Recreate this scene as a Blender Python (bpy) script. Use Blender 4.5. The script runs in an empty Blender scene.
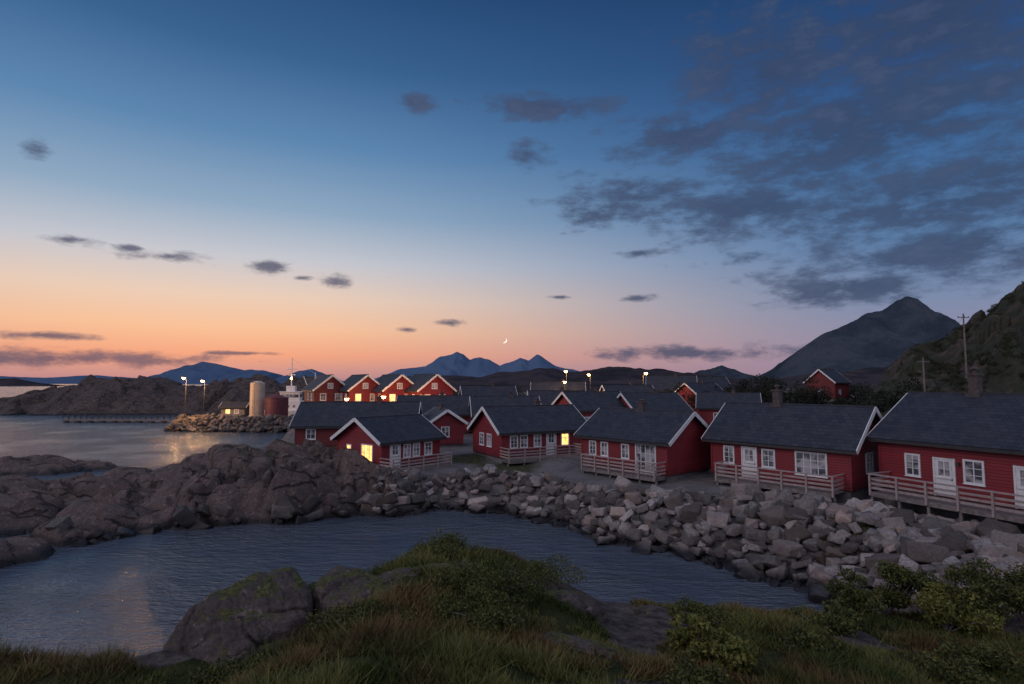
import bpy, bmesh, math, random
import numpy as np
from mathutils import Vector, Matrix
random.seed(7); rng=np.random.default_rng(7)
R=math.radians
scene=bpy.context.scene
scene.view_settings.view_transform='Standard'
try: scene.view_settings.look='None'
except Exception: pass
scene.view_settings.exposure=0

def lin(c):
    return tuple(((v/255)/12.92 if v/255<=0.04045 else ((v/255+0.055)/1.055)**2.4) for v in c)

# ------------------------------------------------------------ noise
def _h(ix,iy,seed):
    n=(ix*374761393+iy*668265263+seed*974711)&0xffffffff
    n=((n^(n>>13))*1274126177)&0xffffffff
    n=n^(n>>16)
    return (n&0xffff)/65535.0
def vnoise(x,y,seed=0):
    x=np.asarray(x,float); y=np.asarray(y,float)
    ix=np.floor(x).astype(np.int64); iy=np.floor(y).astype(np.int64)
    fx=x-ix; fy=y-iy
    fx=fx*fx*fx*(fx*(fx*6-15)+10); fy=fy*fy*fy*(fy*(fy*6-15)+10)
    a=_h(ix,iy,seed);b=_h(ix+1,iy,seed);c=_h(ix,iy+1,seed);d=_h(ix+1,iy+1,seed)
    return (a+(b-a)*fx)*(1-fy)+(c+(d-c)*fx)*fy
def fbm(x,y,oct=4,seed=0,g=.5):
    s=0;a=1;t=0
    for o in range(oct):
        s=s+a*(vnoise(x*2**o+o*17.3,y*2**o-o*9.1,seed+o)-.5)*2; t+=a; a*=g
    return s/t
def voro(x,y,seed=0,tilt=False):
    ix=np.floor(x).astype(np.int64); iy=np.floor(y).astype(np.int64)
    f1=np.full(x.shape,9.);f2=np.full(x.shape,9.);cid=np.zeros(x.shape);pl=np.zeros(x.shape)
    for i in(-1,0,1):
        for j in(-1,0,1):
            px=ix+i+_h(ix+i,iy+j,seed); py=iy+j+_h(ix+i,iy+j,seed+5)
            d=np.hypot(px-x,py-y); v=_h(ix+i,iy+j,seed+9)
            m=d<f1
            if tilt:
                p=(x-px)*(_h(ix+i,iy+j,seed+21)-.5)*2+(y-py)*(_h(ix+i,iy+j,seed+33)-.5)*2
                pl=np.where(m,p,pl)
            f2=np.where(m,f1,np.minimum(f2,d)); cid=np.where(m,v,cid); f1=np.where(m,d,f1)
    if tilt: return f1,f2,cid,pl
    return f1,f2,cid
def sstep(a,b,x):
    t=np.clip((x-a)/(b-a),0,1); return t*t*(3-2*t)
def sdpoly(P,X,Y):
    X=np.asarray(X,float);Y=np.asarray(Y,float)
    d=np.full(X.shape,1e9); ins=np.zeros(X.shape,bool); n=len(P)
    for i in range(n):
        ax,ay=P[i];bx,by=P[(i+1)%n]
        ex,ey=bx-ax,by-ay; L=ex*ex+ey*ey
        t=np.clip(((X-ax)*ex+(Y-ay)*ey)/L,0,1)
        d=np.minimum(d,np.hypot(X-ax-t*ex,Y-ay-t*ey))
        if ay!=by:
            c=((ay>Y)!=(by>Y))&(X<(bx-ax)*(Y-ay)/(by-ay)+ax)
            ins^=c
    return np.where(ins,d,-d)

# ------------------------------------------------------------ material helpers
def newmat(name):
    m=bpy.data.materials.new(name); m.use_nodes=True
    nt=m.node_tree; b=nt.nodes['Principled BSDF']
    return m,nt,b
def N(nt,t,**k):
    n=nt.nodes.new(t)
    for a,v in k.items():
        setattr(n,a,v)
    return n
def math_(nt,op,a,b=None,c=None):
    n=nt.nodes.new('ShaderNodeMath'); n.operation=op
    for i,v in enumerate((a,b,c)):
        if v is None: continue
        if isinstance(v,(int,float)): n.inputs[i].default_value=v
        else: nt.links.new(v,n.inputs[i])
    return n.outputs[0]
def mixc(nt,f,a,b,bt='MIX'):
    n=nt.nodes.new('ShaderNodeMix'); n.data_type='RGBA'; n.blend_type=bt
    for idx,v in ((0,f),(6,a),(7,b)):
        if isinstance(v,(int,float)): n.inputs[idx].default_value=v
        elif isinstance(v,tuple): n.inputs[idx].default_value=(*v[:3],1)
        else: nt.links.new(v,n.inputs[idx])
    return n.outputs[2]
def maprange(nt,v,a,b,c=0.,d=1.,smooth=True):
    n=nt.nodes.new('ShaderNodeMapRange'); n.interpolation_type='SMOOTHSTEP' if smooth else 'LINEAR'
    nt.links.new(v,n.inputs[0])
    for i,x in enumerate((a,b,c,d)): n.inputs[i+1].default_value=x
    return n.outputs[0]
def noise(nt,vec,scale,detail=4,rough=.55):
    n=N(nt,'ShaderNodeTexNoise'); n.inputs['Scale'].default_value=scale; n.inputs['Detail'].default_value=detail; n.inputs['Roughness'].default_value=rough
    if vec is not None: nt.links.new(vec,n.inputs['Vector'])
    return n.outputs['Fac']
def bump(nt,b,h,strength=.5,dist=.05):
    n=N(nt,'ShaderNodeBump'); n.inputs['Strength'].default_value=strength; n.inputs['Distance'].default_value=dist
    nt.links.new(h,n.inputs['Height']); nt.links.new(n.outputs[0],b.inputs['Normal']); return n
def ocoord(nt): return N(nt,'ShaderNodeTexCoord').outputs['Object']
def simple(name,c1,c2,scale=3,rough=.7,bs=.3,bd=.02,metal=0):
    m,nt,b=newmat(name); v=ocoord(nt)
    f=maprange(nt,noise(nt,v,scale,4),.3,.7)
    nt.links.new(mixc(nt,f,c1,c2),b.inputs['Base Color'])
    b.inputs['Roughness'].default_value=rough; b.inputs['Metallic'].default_value=metal
    bump(nt,b,noise(nt,v,scale*5,2),bs,bd); return m

def clad_mat(name,c1,c2,c3):
    m,nt,b=newmat(name); v=ocoord(nt)
    s=N(nt,'ShaderNodeSeparateXYZ'); nt.links.new(v,s.inputs[0])
    zz=math_(nt,'DIVIDE',s.outputs[2],.16)
    fr=math_(nt,'FRACT',zz); fl=math_(nt,'FLOOR',zz)
    wn=N(nt,'ShaderNodeTexWhiteNoise',noise_dimensions='1D'); nt.links.new(fl,wn.inputs['W'])
    col=mixc(nt,wn.outputs['Value'],c1,c2)
    big=maprange(nt,noise(nt,v,.9,4),.35,.75)
    col=mixc(nt,math_(nt,'MULTIPLY',big,.6),col,c3)
    groove=maprange(nt,fr,.0,.14)
    col=mixc(nt,groove,tuple(x*.35 for x in c1),col)
    low=maprange(nt,math_(nt,'ADD',s.outputs[2],noise(nt,v,2.2,3)),.35,1.0)
    col=mixc(nt,low,tuple(x*.5 for x in c3),col)
    nt.links.new(col,b.inputs['Base Color']); b.inputs['Roughness'].default_value=.65
    h=math_(nt,'ADD',math_(nt,'MULTIPLY',groove,.7),math_(nt,'MULTIPLY',fr,-.5))
    bump(nt,b,h,.8,.03); return m
RED=clad_mat('red_cladding',(.25,.018,.027),(.19,.014,.022),(.15,.016,.024))
REDD=clad_mat('red_cladding_old',(.18,.018,.020),(.14,.014,.017),(.10,.012,.017))
WCLAD=clad_mat('white_cladding',(.6,.58,.58),(.55,.53,.54),(.45,.45,.47))
def roof_mat():
    m,nt,b=newmat('slate_roof'); v=ocoord(nt)
    br=N(nt,'ShaderNodeTexBrick'); nt.links.new(v,br.inputs['Vector'])
    br.inputs['Scale'].default_value=1; br.inputs['Brick Width'].default_value=.4; br.inputs['Row Height'].default_value=.26
    br.inputs['Mortar Size'].default_value=.014
    br.inputs['Color1'].default_value=(.020,.024,.039,1); br.inputs['Color2'].default_value=(.040,.044,.062,1); br.inputs['Mortar'].default_value=(.009,.010,.014,1)
    f=maprange(nt,noise(nt,v,.8,4),.4,.8)
    nt.links.new(mixc(nt,math_(nt,'MULTIPLY',f,.5),br.outputs[0],(.050,.050,.058)),b.inputs['Base Color'])
    b.inputs['Roughness'].default_value=.65; b.inputs['Specular IOR Level'].default_value=.35
    bump(nt,b,math_(nt,'ADD',br.outputs['Fac'],noise(nt,v,14,2)),-.35,.03); return m
ROOF=roof_mat()
WHITE=simple('white_paint',(.74,.73,.74),(.62,.61,.62),4,.5,.15,.01)
DECKW=simple('weathered_wood',(.22,.19,.18),(.12,.10,.10),5,.8,.5,.02)
RAILW=simple('grey_rail_wood',(.38,.31,.30),(.27,.21,.205),5,.75,.4,.02)
DARK=simple('dark_metal',(.02,.02,.022),(.035,.033,.035),4,.5,.2,.01)
CONC=simple('concrete',(.18,.17,.17),(.11,.105,.11),2,.9,.4,.03)
CHIM=simple('chimney_brick',(.10,.075,.075),(.06,.045,.048),6,.85,.4,.02)
POLEW=simple('pole_wood',(.20,.17,.16),(.12,.10,.10),4,.85,.4,.02)
m,nt,b=newmat('window_glass'); v=ocoord(nt)
nt.links.new(mixc(nt,maprange(nt,noise(nt,v,1.3,2),.4,.6),(.06,.065,.08),(.40,.38,.40)),b.inputs['Base Color']); b.inputs['Roughness'].default_value=.06; b.inputs['Specular IOR Level'].default_value=.9
GLASS=m
def emit(name,c,s):
    m,nt,b=newmat(name); v=ocoord(nt)
    b.inputs['Base Color'].default_value=(.3,.2,.1,1)
    f=maprange(nt,noise(nt,v,2.2,2),.35,.65,.45,1.)
    nt.links.new(math_(nt,'MULTIPLY',f,s),b.inputs['Emission Strength'])
    b.inputs['Emission Color'].default_value=(*c,1); return m
LIT=emit('lit_window',(1,.42,.11),3.6)
LAMP=emit('lamp_glow',(1,.48,.14),38)

def rock_mat(name,c1,c2,c3,tide=True,attr=False,bumpd=.25,gravel=False,moss=False,hi=1.):
    m,nt,b=newmat(name); g=N(nt,'ShaderNodeNewGeometry'); v=g.outputs['Position']
    n1=maprange(nt,noise(nt,v,.35*hi,4,.6),.35,.65); n2=maprange(nt,noise(nt,v,1.7*hi,5,.65),.35,.7)
    col=mixc(nt,n1,c1,c2); col=mixc(nt,math_(nt,'MULTIPLY',n2,.8),col,c3)
    fine=noise(nt,v,9*hi,5,.7)
    col=mixc(nt,maprange(nt,fine,.35,.7,.0,.7),col,tuple(x*.3 for x in c1))
    col=mixc(nt,maprange(nt,noise(nt,v,3.1*hi,5,.7),.56,.68,0,.5),col,tuple(min(.4,x*1.7+.03) for x in c2))
    if not attr:
        vo=N(nt,'ShaderNodeTexVoronoi',feature='DISTANCE_TO_EDGE'); vo.inputs['Scale'].default_value=.6*hi
        wp=N(nt,'ShaderNodeVectorMath',operation='ADD')
        nz=N(nt,'ShaderNodeTexNoise'); nz.inputs['Scale'].default_value=.7*hi; nz.inputs['Detail'].default_value=3; nt.links.new(v,nz.inputs['Vector'])
        nt.links.new(v,wp.inputs[0]); nt.links.new(nz.outputs['Color'],wp.inputs[1])
        mp=N(nt,'ShaderNodeMapping'); mp.inputs['Scale'].default_value=(.35,1.3,1.2); mp.inputs['Rotation'].default_value=(0,0,-.5); nt.links.new(wp.outputs[0],mp.inputs[0]); nt.links.new(mp.outputs[0],vo.inputs['Vector'])
        crack=maprange(nt,math_(nt,'SUBTRACT',vo.outputs['Distance'],maprange(nt,noise(nt,v,.5,2),.4,.6,-.05,.02)),0,.05)
        col=mixc(nt,math_(nt,'SUBTRACT',1.,math_(nt,'MULTIPLY',math_(nt,'SUBTRACT',1.,crack),.8)),tuple(x*.15 for x in c1),col)
    s=N(nt,'ShaderNodeSeparateXYZ'); nt.links.new(v,s.inputs[0])
    rough=.85
    if attr:
        a=N(nt,'ShaderNodeAttribute',attribute_name='tone')
        ss=N(nt,'ShaderNodeSeparateColor'); nt.links.new(a.outputs['Color'],ss.inputs[0])
        col=mixc(nt,math_(nt,'MULTIPLY',ss.outputs[1],.6),col,(.30,.22,.19))
        k=N(nt,'ShaderNodeCombineColor'); 
        for i in range(3): nt.links.new(ss.outputs[0],k.inputs[i])
        col=mixc(nt,1.,col,k.outputs[0],'MULTIPLY')
    sn=N(nt,'ShaderNodeSeparateXYZ'); nt.links.new(g.outputs['Normal'],sn.inputs[0])
    if gravel:
        # thin heather/moss on the flatter tops of the shore rocks
        mm=math_(nt,'ADD',math_(nt,'ADD',sn.outputs[2],math_(nt,'MULTIPLY',s.outputs[2],.10)),math_(nt,'MULTIPLY',math_(nt,'SUBTRACT',noise(nt,v,.9,5,.65),.5),2.2))
        col=mixc(nt,maprange(nt,mm,1.25,1.45,0,.8),col,mixc(nt,maprange(nt,fine,.4,.6),(.03,.034,.014),(.085,.08,.032)))
        a=N(nt,'ShaderNodeAttribute',attribute_name='tone')
        ss=N(nt,'ShaderNodeSeparateColor'); nt.links.new(a.outputs['Color'],ss.inputs[0])
        gr=mixc(nt,maprange(nt,noise(nt,v,22,3,.8),.35,.65),(.10,.092,.096),(.23,.215,.22))
        gr=mixc(nt,maprange(nt,noise(nt,v,.5,4),.4,.7,0,.6),gr,(.10,.092,.092))
        grn=mixc(nt,maprange(nt,noise(nt,v,3,3),.4,.6),(.03,.035,.015),(.075,.07,.03))
        gr=mixc(nt,ss.outputs[1],gr,grn)
        col=mixc(nt,maprange(nt,math_(nt,'ADD',ss.outputs[0],math_(nt,'MULTIPLY',math_(nt,'SUBTRACT',noise(nt,v,1.5,3),.5),.6)),.4,.6),gr,col)
    if moss:
        mm=math_(nt,'ADD',sn.outputs[2],math_(nt,'MULTIPLY',math_(nt,'SUBTRACT',noise(nt,v,3.5,5,.65),.5),2.6))
        col=mixc(nt,maprange(nt,mm,.72,.98,0,.92),col,mixc(nt,maprange(nt,fine,.4,.6),(.03,.038,.012),(.10,.10,.03)))
    if tide:
        zt=math_(nt,'ADD',s.outputs[2],math_(nt,'MULTIPLY',math_(nt,'SUBTRACT',noise(nt,v,.5,3),.5),-.7))
        col=mixc(nt,maprange(nt,zt,.15,.65),(.016,.014,.017),col)
        nt.links.new(maprange(nt,zt,.1,.8,.35,rough),b.inputs['Roughness'])
    else: b.inputs['Roughness'].default_value=rough
    b.inputs['Specular IOR Level'].default_value=.3
    nt.links.new(col,b.inputs['Base Color'])
    h=math_(nt,'ADD',math_(nt,'MULTIPLY',noise(nt,v,1.2*hi,7,.68),.9),math_(nt,'MULTIPLY',fine,.25))
    if not attr: h=math_(nt,'ADD',h,math_(nt,'MULTIPLY',crack,.4))
    bump(nt,b,h,.9,bumpd); return m
ROCK=rock_mat('shore_rock',(.135,.098,.092),(.195,.142,.13),(.075,.058,.06),gravel=True,bumpd=.32)
BOULD=rock_mat('boulder_rock',(.32,.29,.29),(.39,.35,.34),(.18,.16,.17),attr=True,bumpd=.12)
FROCK=rock_mat('lichen_rock',(.09,.072,.07),(.16,.125,.12),(.045,.038,.04),tide=False,bumpd=.09,moss=True,hi=2.2)
HEADR=rock_mat('headland_rock',(.14,.10,.10),(.19,.14,.13),(.055,.05,.04),bumpd=1.2)

# ------------------------------------------------------------ geometry helpers
def empty(name,loc=(0,0,0),rotz=0):
    e=bpy.data.objects.new(name,None); scene.collection.objects.link(e)
    e.location=loc; e.rotation_euler=(0,0,rotz); e.empty_display_size=.5; return e
def mkobj(name,verts,faces,mat,parent=None,smooth=False,tone=None,loc=None):
    me=bpy.data.meshes.new(name)
    if isinstance(verts,np.ndarray) and isinstance(faces,np.ndarray):
        nv=len(verts); nf,k=faces.shape
        me.vertices.add(nv); me.vertices.foreach_set('co',verts.astype(np.float32).ravel())
        me.loops.add(nf*k); me.loops.foreach_set('vertex_index',faces.astype(np.int32).ravel())
        me.polygons.add(nf); me.polygons.foreach_set('loop_start',np.arange(0,nf*k,k,dtype=np.int32))
        me.polygons.foreach_set('loop_total',np.full(nf,k,dtype=np.int32))
        me.update(calc_edges=True); me.validate()
    else:
        me.from_pydata([tuple(map(float,v)) for v in verts],[],faces); me.update()
    if mat: me.materials.append(mat)
    if smooth: me.polygons.foreach_set('use_smooth',[True]*len(me.polygons))
    if tone is not None:
        at=me.color_attributes.new('tone','FLOAT_COLOR','POINT')
        c=np.ones((len(me.vertices),4),np.float32); c[:,:tone.shape[1]]=tone; at.data.foreach_set('color',c.ravel())
    o=bpy.data.objects.new(name,me); scene.collection.objects.link(o)
    if parent: o.parent=parent
    if loc: o.location=loc
    return o
class MB:
    def __init__(s): s.v=[];s.f=[]
    def para(s,o,a,b,c):
        o,a,b,c=map(Vector,(o,a,b,c)); n=len(s.v)
        if a.cross(b).dot(c)<0: a,b=b,a
        s.v+= [o,o+a,o+a+b,o+b,o+c,o+a+c,o+a+b+c,o+b+c]
        s.f+= [(n,n+3,n+2,n+1),(n+4,n+5,n+6,n+7),(n,n+1,n+5,n+4),(n+1,n+2,n+6,n+5),(n+2,n+3,n+7,n+6),(n+3,n,n+4,n+7)]
    def box(s,x0,x1,y0,y1,z0,z1): s.para((x0,y0,z0),(x1-x0,0,0),(0,y1-y0,0),(0,0,z1-z0))
    def cyl(s,p,q,r0,r1=None,n=10):
        r1=r0 if r1 is None else r1; p=Vector(p);q=Vector(q); d=(q-p).normalized()
        a=d.orthogonal().normalized(); b=d.cross(a); k=len(s.v)
        for c,r in((p,r0),(q,r1)):
            for i in range(n):
                t=2*math.pi*i/n; s.v.append(c+a*math.cos(t)*r+b*math.sin(t)*r)
        for i in range(n): j=(i+1)%n; s.f.append((k+i,k+j,k+n+j,k+n+i))
        s.f.append(tuple(k+i for i in range(n))[::-1]); s.f.append(tuple(k+n+i for i in range(n)))
    def done(s,name,mat,parent=None,smooth=False):
        if s.v: return mkobj(name,s.v,s.f,mat,parent,smooth)

def window(P,U,Nn,u,z,w,h,nx,ny,TR,GL):
    U=Vector(U);Nn=Vector(Nn);Z=Vector((0,0,1));O=Vector(P)+U*u+Z*z
    GL.para(O+Nn*.004,U*w,Z*h,Nn*.012)
    fw=.10
    TR.para(O-U*fw-Z*fw,U*fw,Z*(h+2*fw),Nn*.06); TR.para(O+U*w-Z*fw,U*fw,Z*(h+2*fw),Nn*.06)
    TR.para(O-Z*fw,U*w,Z*fw,Nn*.057); TR.para(O+Z*h,U*w,Z*fw,Nn*.057)
    TR.para(O-U*fw*1.3-Z*(fw+.04),U*(w+2.6*fw),Z*.04,Nn*.10)
    for i in range(1,nx): TR.para(O+U*(w*i/nx-.025),U*.05,Z*h,Nn*.042)
    for j in range(1,ny): TR.para(O+Z*(h*j/ny-.015),U*w,Z*.03,Nn*.036)

def cabin(name,x,y,z,a,L,W,hw,hr,front=(),right=(),left=(),deck=None,chim=(),wall=None,found=1.6,ov=.45,stilts=False,chimh=1.0):
    """local frame: x along long front wall, y to the back, z up"""
    wall=wall or RED
    e=empty(name,(x,y,z),R(a))
    w=MB()
    w.v=[Vector(p) for p in [(0,0,0),(L,0,0),(L,W,0),(0,W,0),(0,0,hw),(L,0,hw),(L,W,hw),(0,W,hw),(0,W/2,hr),(L,W/2,hr)]]
    w.f=[(0,1,5,4),(2,3,7,6),(1,2,6,9,5),(3,0,4,8,7),(0,3,2,1),(4,5,9,8),(6,7,8,9)]
    w.done('walls',wall,e)
    rf=MB(); tr=MB(); gl=MB(); lit=MB(); rail=MB(); dk=MB(); dr=MB(); ch=MB(); cn=MB()
    sl=(hr-hw)/(W/2); oe=.4
    for sgn in(0,1):
        def q(yy,zz): return (yy if sgn==0 else W-yy, zz)
        y0,z0=q(-oe,hw-oe*sl+.02); y1,z1=q(W/2,hr+.02)
        b=Vector((0,y1-y0,z1-z0)); nrm=Vector((0,-b.z,b.y)) if sgn==0 else Vector((0,b.z,-b.y)); nrm.normalize()
        if nrm.z<0: nrm=-nrm
        rf.para((-ov,y0,z0),(L+2*ov,0,0),b,nrm*.13)
        for xx in(-ov-.055,L+ov+.004):
            tr.para(Vector((xx,y0,z0))-nrm*.14,(.05,0,0),b*1.0,nrm*.28)
        yy=y0-.035 if sgn==0 else y0+.005
        dr.box(-ov,L+ov,yy,yy+.03,z0-.12,z0+.06)
    rf.box(-ov,L+ov,W/2-.12,W/2+.12,hr+.10,hr+.19)
    for cx in(-.03,L-.09):
        for cy in(-.03,W-.09): (cn).box(cx,cx+.12,cy,cy+.12,0,hw-.05)
    walls={'f':((0,0,0),(1,0,0),(0,-1,0)),'r':((L,0,0),(0,1,0),(1,0,0)),'l':((0,W,0),(0,-1,0),(-1,0,0))}
    for key,lst in(('f',front),('r',right),('l',left)):
        P,U,Nn=walls[key]
        for it in lst:
            k=it[0]
            if k=='w': _,u,zz,ww,hh,nx,ny=it; window(P,U,Nn,u,zz,ww,hh,nx,ny,tr,gl)
            if k=='L': _,u,zz,ww,hh,nx,ny=it; window(P,U,Nn,u,zz,ww,hh,nx,ny,tr,lit)
            if k=='d':
                u=it[1]; window(P,U,Nn,u+.18,1.15,.54,.75,2,2,tr,gl)
                U_=Vector(U);N_=Vector(Nn);O=Vector(P)+U_*u; Z=Vector((0,0,1))
                tr.para(O+Z*.06,U_*.9,Z*.98,N_*.03); tr.para(O+Z*2.01,U_*.9,Z*.08,N_*.05)
                tr.para(O-U_*.09+Z*.04,U_*.09,Z*2.06,N_*.07); tr.para(O+U_*.9+Z*.04,U_*.09,Z*2.06,N_*.07)
                tr.para(O+Z*1.0,U_*.08,Z*1.0,N_*.03);tr.para(O+U_*.82+Z*1.0,U_*.08,Z*1.0,N_*.03)
                dr.para(O+U_*.78+Z*.95+N_*.03,U_*.06,Z*.12,N_*.05)
                dr.para(O+U_*1.12+Z*1.75+N_*.02,U_*.1,Z*.2,N_*.12)
    rf.done('roof',ROOF,e); tr.done('white_trim',WHITE,e); cn.done('corner_boards',wall,e)
    gl.done('windows',GLASS,e); lit.done('lit_windows',LIT,e)
    if found:
        f=MB()
        if stilts:
            xx=.2
            while xx<L:
                for yy in(.15,W/2,W-.35): f.box(xx,xx+.2,yy,yy+.2,-found,0)
                xx+=(L-.6)/4
            f.box(.3,L-.3,.6,W-.6,-found,-.02)
            f.done('stilts',DECKW,e)
        else:
            f.box(.12,L-.12,.12,W-.12,-found,-.004); f.done('foundation',CONC,e)
    for cx,cy in chim:
        zb=hr-abs(cy-W/2)*sl-.1
        ch.box(cx-.24,cx+.24,cy-.24,cy+.24,zb-.3,zb+chimh*.75); ch.box(cx-.31,cx+.31,cy-.31,cy+.31,zb+chimh*.75,zb+chimh*.82)
        ch.cyl((cx,cy,zb+chimh*.8),(cx,cy,zb+chimh*.98),.1,.1,8); ch.cyl((cx,cy,zb+chimh*.98),(cx,cy,zb+chimh*1.06),.24,.08,12)
        ch.box(cx-.36,cx+.36,cy-.36,cy+.36,zb-.15,zb+.24)
    ch.done('chimney',CHIM,e)
    if deck:
        x0,x1,dp,drop=deck[:4]
        yy=-dp
        while yy<-.02:
            dk.box(x0,x1,yy,yy+.115,-.06,-.02); yy+=.125
        dk.box(x0,x1,-dp-.03,-dp+.0,-.26,-.02)
        for xx in np.arange(x0+.1,x1,1.1): dk.box(xx,xx+.07,-dp,-.02,-.22,-.062)
        np_=max(2,int(round((x1-x0)/1.5)))
        for i in range(np_+1):
            xx=x0+(x1-x0-.1)*i/np_
            rail.box(xx,xx+.1,-dp-.13,-dp-.035,-.2,.95)
            dk.box(xx,xx+.13,-dp+.03,-dp+.17,-drop*random.uniform(.85,1.1),-.23)
            if i%2==0: dk.para((xx+.04,-dp+.1,-.3),(.06,0,0),(0,.06,0),(0,min(1.2,dp-.3),-1.1))
        for zz in(.16,.40,.64): rail.box(x0,x1,-dp-.035,-dp-.008,zz,zz+.12)
        rail.box(x0-.03,x1+.03,-dp-.15,-dp+.03,.95,1.01)
        for xx in(x0,x1-.03):
            for zz in(.16,.40,.64): rail.box(xx,xx+.028,-dp,-.05,zz,zz+.12)
            rail.box(xx-.03,xx+.07,-dp+.035,-.05,.953,1.01)
        dk.done('deck',DECKW,e); rail.done('railing',RAILW,e)
    dr.done('fascia',DARK,e)
    return e

# ------------------------------------------------------------ terrain : near shore
COAST=[(18,4),(16,10),(15,17),(14.4,21.9),(13.9,25.7),(13.2,27.2),(11.3,29.4),(9.2,32.7),(6.3,34.4),(3.2,38.8),(-.9,42.6),(-5.5,43.8),(-8.1,41.6),
 (-10.5,41.8),(-12.7,40.4),(-14.3,39.2),(-16.4,38.8),(-18.6,39.0),(-21.1,37.2),(-22.6,37.6),(-24.2,34.6),(-24.6,31.5),(-27,28.5),(-34,26),(-50,25),(-70,36),(-62,44),(-50,48),(-44,50.5),(-38,56),(-33,58.5),(-28,58),
 (-26,63),(-29,72),(-34,85),(-39,100),(-43,112),(-66,116),(-68,127),(-48,129),(-40,126),(-36,145),(-60,190),(-60,420),(460,420),(460,-12),(30,-12)]
YARD=[(-12.5,47.5),(-8.5,45.2),(-4,45.6),(0.6,44.6),(4.7,40.8),(8,37.3),(14,34.3),(20,29),(24,18),(30,-20),(470,-20),(470,430),(-65,430),(-62,190),(-40,135),(-70,130),(-70,113),(-24,66),(-23,58),(-17,53)]
CP=np.array([(-4,46,2.1),(.6,45,2.2),(4.7,41,2.4),(8,37,2.55),(11.4,35.4,2.6),(14.3,33.8,2.6),(18,31.5,2.4),(20.3,28.9,2.25),(22.4,25,2.3),(25,18,2.5),(20.8,31.5,2.3),(23,27,2.3),
 (9,46,3.0),(18,41,3.0),(27,32,3.1),(1,55,2.95),(-9,50,2.5),(-17,62,2.9),(0,48.5,2.5),(5,50,2.95),(-20,50,3.5),(-25,51,3.4),(-29,54,1.9),(-14,45,2.8),(-16,49,3.4),(-11,43.5,2.2),(-22,43,2.6),(-17,42,2.5),
 (-26,38,1.15),(-30,42,1.2),(-36,42,1.2),(-42,40,1.0),(-35,32,1.0),(-28,31.5,.9),(-40,50,.6),(-33,53,.9),(-50,40,.8),
 (0,80,3.2),(-20,90,3.1),(40,80,3.4),(80,60,5),(60,35,5),(0,120,3.3),(-35,110,2.6),(-55,122,2.2),(50,150,4),(100,200,5),(0,250,5),(30,10,4.5),(200,350,6),(300,100,8)])
def near_h(X,Y,detail=True):
    X=np.asarray(X,float);Y=np.asarray(Y,float)
    wx=X+.9*fbm(X/5,Y/5,3,31)*(Y<70); wy=Y+.9*fbm(X/5+7,Y/5,3,32)*(Y<70)
    sd=sdpoly(COAST,wx,wy)
    num=0;den=0
    for cx,cy,cz in CP:
        w=1/((X-cx)**2+(Y-cy)**2+.6)**1.7; num=num+w*cz; den=den+w
    H=num/den
    yard=sstep(-1.0,.4,sdpoly(YARD,X,Y))
    rip=sstep(-9.5,-7,X)*(Y<60)
    run=np.where(X>-9, np.interp(X,[-9,2,8,13],[2.2,2.4,4.4,5.2]),1.9)
    t=np.clip(sd/run,0,1); tt=1-(1-t)**1.7
    z=-.45+(H+.45)*tt+np.minimum(sd,0)*.35
    rock=(1-yard)*(1-rip)
    if detail:
        amp=np.clip(.3+tt,0,1)
        left=sstep(-20,-26,X)
        c,s=math.cos(-.35),math.sin(-.35)
        u=(X*c+Y*s)+1.2*fbm(X/6,Y/6,2,41); v=(-X*s+Y*c)+1.0*fbm(X/6+9,Y/6,2,42)
        f1,f2,cid,pl=voro(u/8.5,v/4.4,3,True)
        edge=np.clip((f2-f1)*2.2,0,1)
        i1,i2,iid,ip=voro(u/4.0,v/1.5,28,True)
        slab=pl*1.5+(cid-.45)*1.0+(edge**.6-.62)*1.45+(ip*.42+(iid-.5)*.24-np.exp(-((i2-i1)/.07)**2)*.2)
        c2,s2=math.cos(.3),math.sin(.3)
        u2=(X*c2+Y*s2)+.5*fbm(X/3,Y/3,2,45); v2=(-X*s2+Y*c2)+.5*fbm(X/3+9,Y/3,2,46)
        g1,g2,gid,gp=voro(u2/3.6,v2/2.6,8,True)
        h1_,h2_,hid,hp=voro(u2/1.6,v2/1.1,18,True)
        block=gp*1.5+(gid-.5)*1.5-np.exp(-((g2-g1)/.10)**2)*.9+hp*.7+(hid-.5)*.5-np.exp(-((h2_-h1_)/.09)**2)*.3
        z=z+rock*amp*(slab*left+block*(1-left)+.08*fbm(X/1.6,Y/1.6,4,5)+.3*left*fbm(X/7,Y/4,3,55))
        z=z+(1-rock)*.06*fbm(X/2,Y/2,3,6)
    return z,rock,yard,sd
def grid_obj(name,xs,ys,fn,mat,smooth=True,tonefn=None,cull=-2.0,dz=0.):
    X,Y=np.meshgrid(xs,ys); r=fn(X,Y); Z=r[0]+dz
    V=np.stack([X,Y,Z],-1).reshape(-1,3); ny,nx=X.shape
    i=np.arange(ny*nx).reshape(ny,nx)
    F=np.stack([i[:-1,:-1],i[:-1,1:],i[1:,1:],i[1:,:-1]],-1).reshape(-1,4)
    zz=Z.reshape(-1)[F].max(1); F=F[zz>cull]
    used=np.zeros(len(V),bool); used[F.ravel()]=True; idx=np.cumsum(used)-1
    tone=tonefn(X,Y,r).reshape(-1,2)[used] if tonefn else None
    return mkobj(name,V[used],idx[F],mat,None,smooth,tone)
def tone_near(X,Y,r):
    g=sstep(.05,.35,fbm(X/6,Y/6,4,77)-np.where(Y>60,-.15,.12)); g=g*sstep(1.5,5,r[3])
    return np.stack([r[1],g],-1)
grid_obj('rocky_shore',np.arange(-62,-4.39,.14),np.arange(23.,70.01,.14),near_h,ROCK,True,tone_near,-1.2)
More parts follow.
